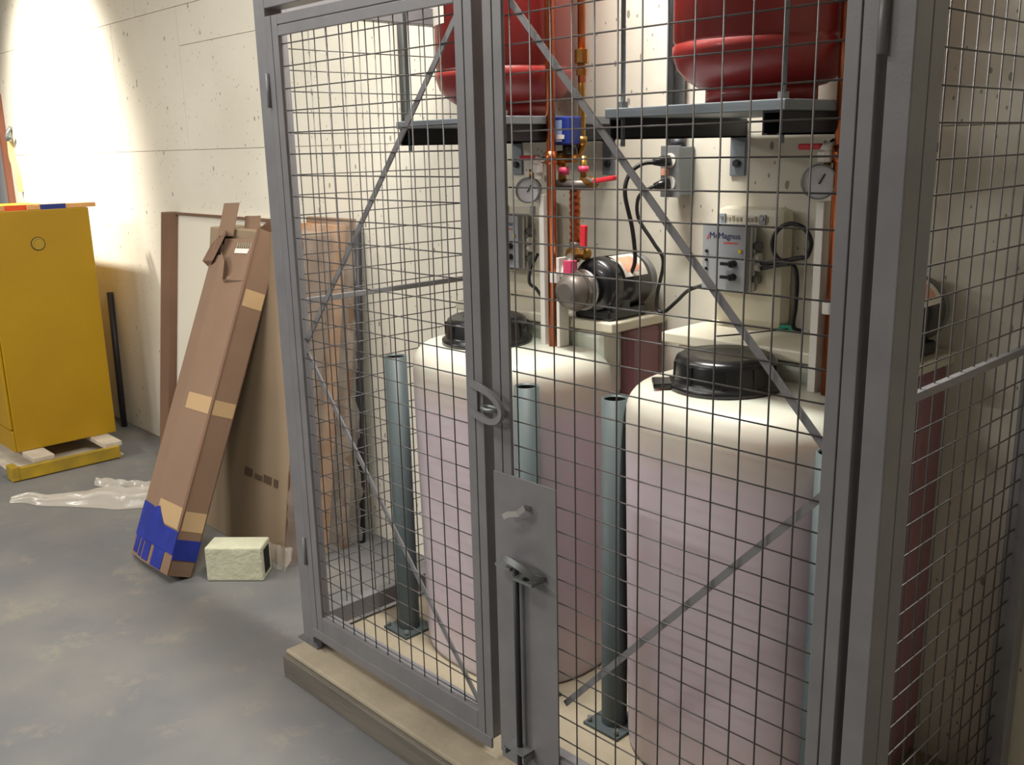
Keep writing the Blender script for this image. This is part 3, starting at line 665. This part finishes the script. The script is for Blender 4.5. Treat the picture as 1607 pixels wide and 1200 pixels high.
# shallow brown tray with a white panel
t = thing('framed_panel', 'white panel in a brown cardboard frame leaning behind the tall box', 'panel', (-2.9, .55, 0))
def fr(x0, x1, z0, z1, y_off, th): 
    sl = (.628 - .49) / 1.165
    return MB().obox((x0, .49 + sl * z0 + y_off, z0), (x1 - x0, 0, 0), (0, th, 0), (0, sl * (z1 - z0), z1 - z0))
fr(-3.135, -2.2, .0, 1.165, .040, .012).build('panel', 'white_board', t)
fr(-3.225, -3.135, .0, 1.165, .0, .052).build('frame_side', 'cardboard_dark', t, .002)
fr(-2.25, -2.2, .0, 1.165, .0, .040).build('frame_side', 'cardboard_dark', t, .002)
fr(-3.135, -2.25, 1.156, 1.165, .028, .012).build('frame_top', 'cardboard_dark', t)

# tall narrow box with blue tape
u = Vector((-.050, .500, 1.17)).normalized(); tv = (Vector((0, 1, 0)) - u * u.y).normalized(); wv = -(tv.cross(u)).normalized()
O = Vector((-1.922, .022, 0.0)); Tt, Ww, Ll = .090, .338, 1.235
FR = O - tv * Tt                                             # front right foot of the box
t = thing('tall_carton', 'tall narrow cardboard box with blue tape round its foot, leaning back', 'carton', tuple(O))
def P(a, b, c): return FR + wv * (a * Ww) + tv * (b * Tt) + u * c    # a leftwards, b depth, c along
def wall_of(a0, b0, a1, b1, c0, c1, off=0., th=.004):         # one cardboard wall between two plan points
    p, q = P(a0, b0, c0), P(a1, b1, c0); d = q - p; n = d.cross(u).normalized(); p = p - n * off
    return MB().obox(p, d, n * th, u * (c1 - c0))
wall_of(0, 0, .66, 0, 0, Ll - .20).build('front_panel', 'cardboard', t)
wall_of(.66, 0, 1, .20, 0, Ll - .11).build('bevel_panel', 'cardboard', t)
MB().add([P(0, 0, Ll - .20), P(.66, 0, Ll - .20), P(.68, .0, Ll - .10), P(.56, 0, Ll - .135), P(.50, 0, Ll - .20), P(.44, 0, Ll - .215), P(.42, 0, Ll - .19), P(.25, 0, Ll - .165), P(.12, 0, Ll - .10), P(0, 0, Ll)], [(0, 1, 2, 3, 4, 5, 6, 7, 8, 9)]).build('torn_front', 'cardboard', t)
wall_of(0, 1, 0, 0, 0, Ll).build('side_panel', 'cardboard', t)
wall_of(1, .20, 1, 1, 0, Ll - .05).build('side_panel', 'cardboard', t)
wall_of(1, 1, 0, 1, 0, Ll).build('back_panel', 'cardboard', t)
MB().add([P(0, 0, .002), P(.66, 0, .002), P(1, .20, .002), P(1, 1, .002), P(0, 1, .002)], [(0, 1, 2, 3, 4)]).build('bottom', 'cardboard_dark', t)
ins = MB().obox(P(.04, .30, Ll - .34), wv * (Ww * .80), tv * .006, u * .30).build('inner_sheet', 'cardboard', t)
MB().obox(P(.12, .27, Ll - .095), wv * (Ww * .42), tv * .002, u * .018).build('label', 'label_white', ins)
for i in range(9): MB().obox(P(.13 + i * .046, .262, Ll - .074), wv * (Ww * .026), tv * .001, u * .018).build('barcode', 'print_faint', ins)
def flap(p, a, b, m='cardboard'): MB().obox(p, a, b, Vector(a).cross(Vector(b)).normalized() * .003).build('flap', m, t)
flap(P(1.04, .35, Ll - .03), -wv * .115, u * .125 - tv * .01, 'cardboard'); flap(P(.74, .95, Ll - .03), -wv * .11, u * .090 - tv * .02)
MB().add([P(0, .0, Ll - .01), P(0, 1, Ll - .01), P(-.12, 1.0, Ll + .085), P(-.08, .4, Ll + .06)], [(0, 1, 2, 3)]).build('flap', 'cardboard_dark', t)
MB().add([P(.66, -.05, Ll - .03), P(.92, .35, Ll - .005), P(1.16, .35, Ll - .06), P(1.24, .30, Ll - .13), P(1.02, .30, Ll - .155), P(.80, -.05, Ll - .135)], [(0, 1, 2, 3, 4, 5)]).build('flap', 'cardboard_dark', t)
# lifted front seam edge and packing tape
wall_of(-.012, -.03, .035, -.03, .16, Ll - .01, 0, .003).build('seam_edge', 'cardboard_dark', t)
for c, hgt in ((.56, .058), (.155, .075)):
    wall_of(.04, 0, .56, 0, c, c + hgt, .001, .001).build('packing_tape', 'packing_tape', t)
    wall_of(0, .95, 0, .06, c, c + hgt * .9, .001, .001).build('packing_tape', 'packing_tape', t)
wall_of(0, .95, 0, .10, .95, 1.01, .001, .001).build('packing_tape', 'packing_tape', t)
def tape(a0, b0, a1, b1, c0, c1): wall_of(a0, b0, a1, b1, c0, c1, .0025, .002).build('blue_tape', 'blue_tape', t)
tape(0, 0, .66, 0, .070, .150); tape(.66, 0, 1, .20, .070, .195); tape(0, 1, 0, 0, .055, .125); tape(1, .20, 1, 1, .05, .16)
tape(.18, 0, .42, 0, .004, .072); tape(.50, 0, .64, 0, .008, .072); tape(.68, .012, .77, .065, .010, .072); tape(.82, .094, .95, .17, .012, .072)
MB().add([P(.32, -.03, .148), P(.66, -.03, .148), P(.66, -.03, .190), P(.52, -.03, .205), P(.46, -.03, .185)], [(0, 1, 2, 3, 4)]).build('blue_tape', 'blue_tape', t)

# concrete half block
ex = Vector((.140, .133, 0)).normalized(); ey = Vector((-ex.y, ex.x, 0)); o = Vector((-1.855, .046, 0)) - ex * .0
t = thing('concrete_block', 'small pale painted concrete block on the floor beside the tall box', 'block', tuple(o))
bl = MB(); wdt, dp, ht = .196, .100, .122
bl.obox(o, ex * wdt, ey * dp, (0, 0, ht)); ob = bl.build('body', 'block_paint', t, .006)
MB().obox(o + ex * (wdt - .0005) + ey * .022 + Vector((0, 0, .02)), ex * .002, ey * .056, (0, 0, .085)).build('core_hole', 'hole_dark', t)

# clear plastic sheet on the floor
def sheet(u, v):
    s = (v - .5) * 2; wd = .020 + .085 * math.sin(min(1, u * 1.1) * math.pi * .5) * (1 + .18 * math.sin(u * 19 + 2 * s))
    fold = .5 + .5 * math.sin(v * 15 + 2.2 * math.sin(u * 3.1) + u * 2); f2 = .5 + .5 * math.sin(v * 31 + u * 9 + 3 * math.sin(u * 5))
    z = .003 + max(0, 1 - s * s) * ((.012 + .050 * u) * (.35 + .65 * fold) + .010 * f2 + .014 * max(0, math.sin(u * 14)))
    return (-3.20 + .52 * u + s * wd * .72, -.170 + .50 * u - s * wd * .66 + .01 * math.sin(u * 23), z)
t = film_mesh(sheet, 80, 36).build('plastic_sheet', 'floor_film', org=(-2.95, .08, 0)); tag(t, 'crumpled clear plastic sheet on the floor in front of the skid', 'plastic sheet')
def scrap(u, v):
    s = (v - .5) * 2; wd = .022 + .012 * math.sin(u * 9)
    z = .003 + max(0, 1 - s * s) * (.018 + .012 * math.sin(u * 13 + v * 5) ** 2)
    return (-3.16 + .26 * u + s * wd * .8, .17 + .16 * u - s * wd * .7, z)
t = film_mesh(scrap, 30, 14).build('plastic_scrap', 'floor_film', org=(-3.05, .22, 0)); tag(t, 'short twist of clear plastic on the floor close to the yellow skid', 'plastic scrap')
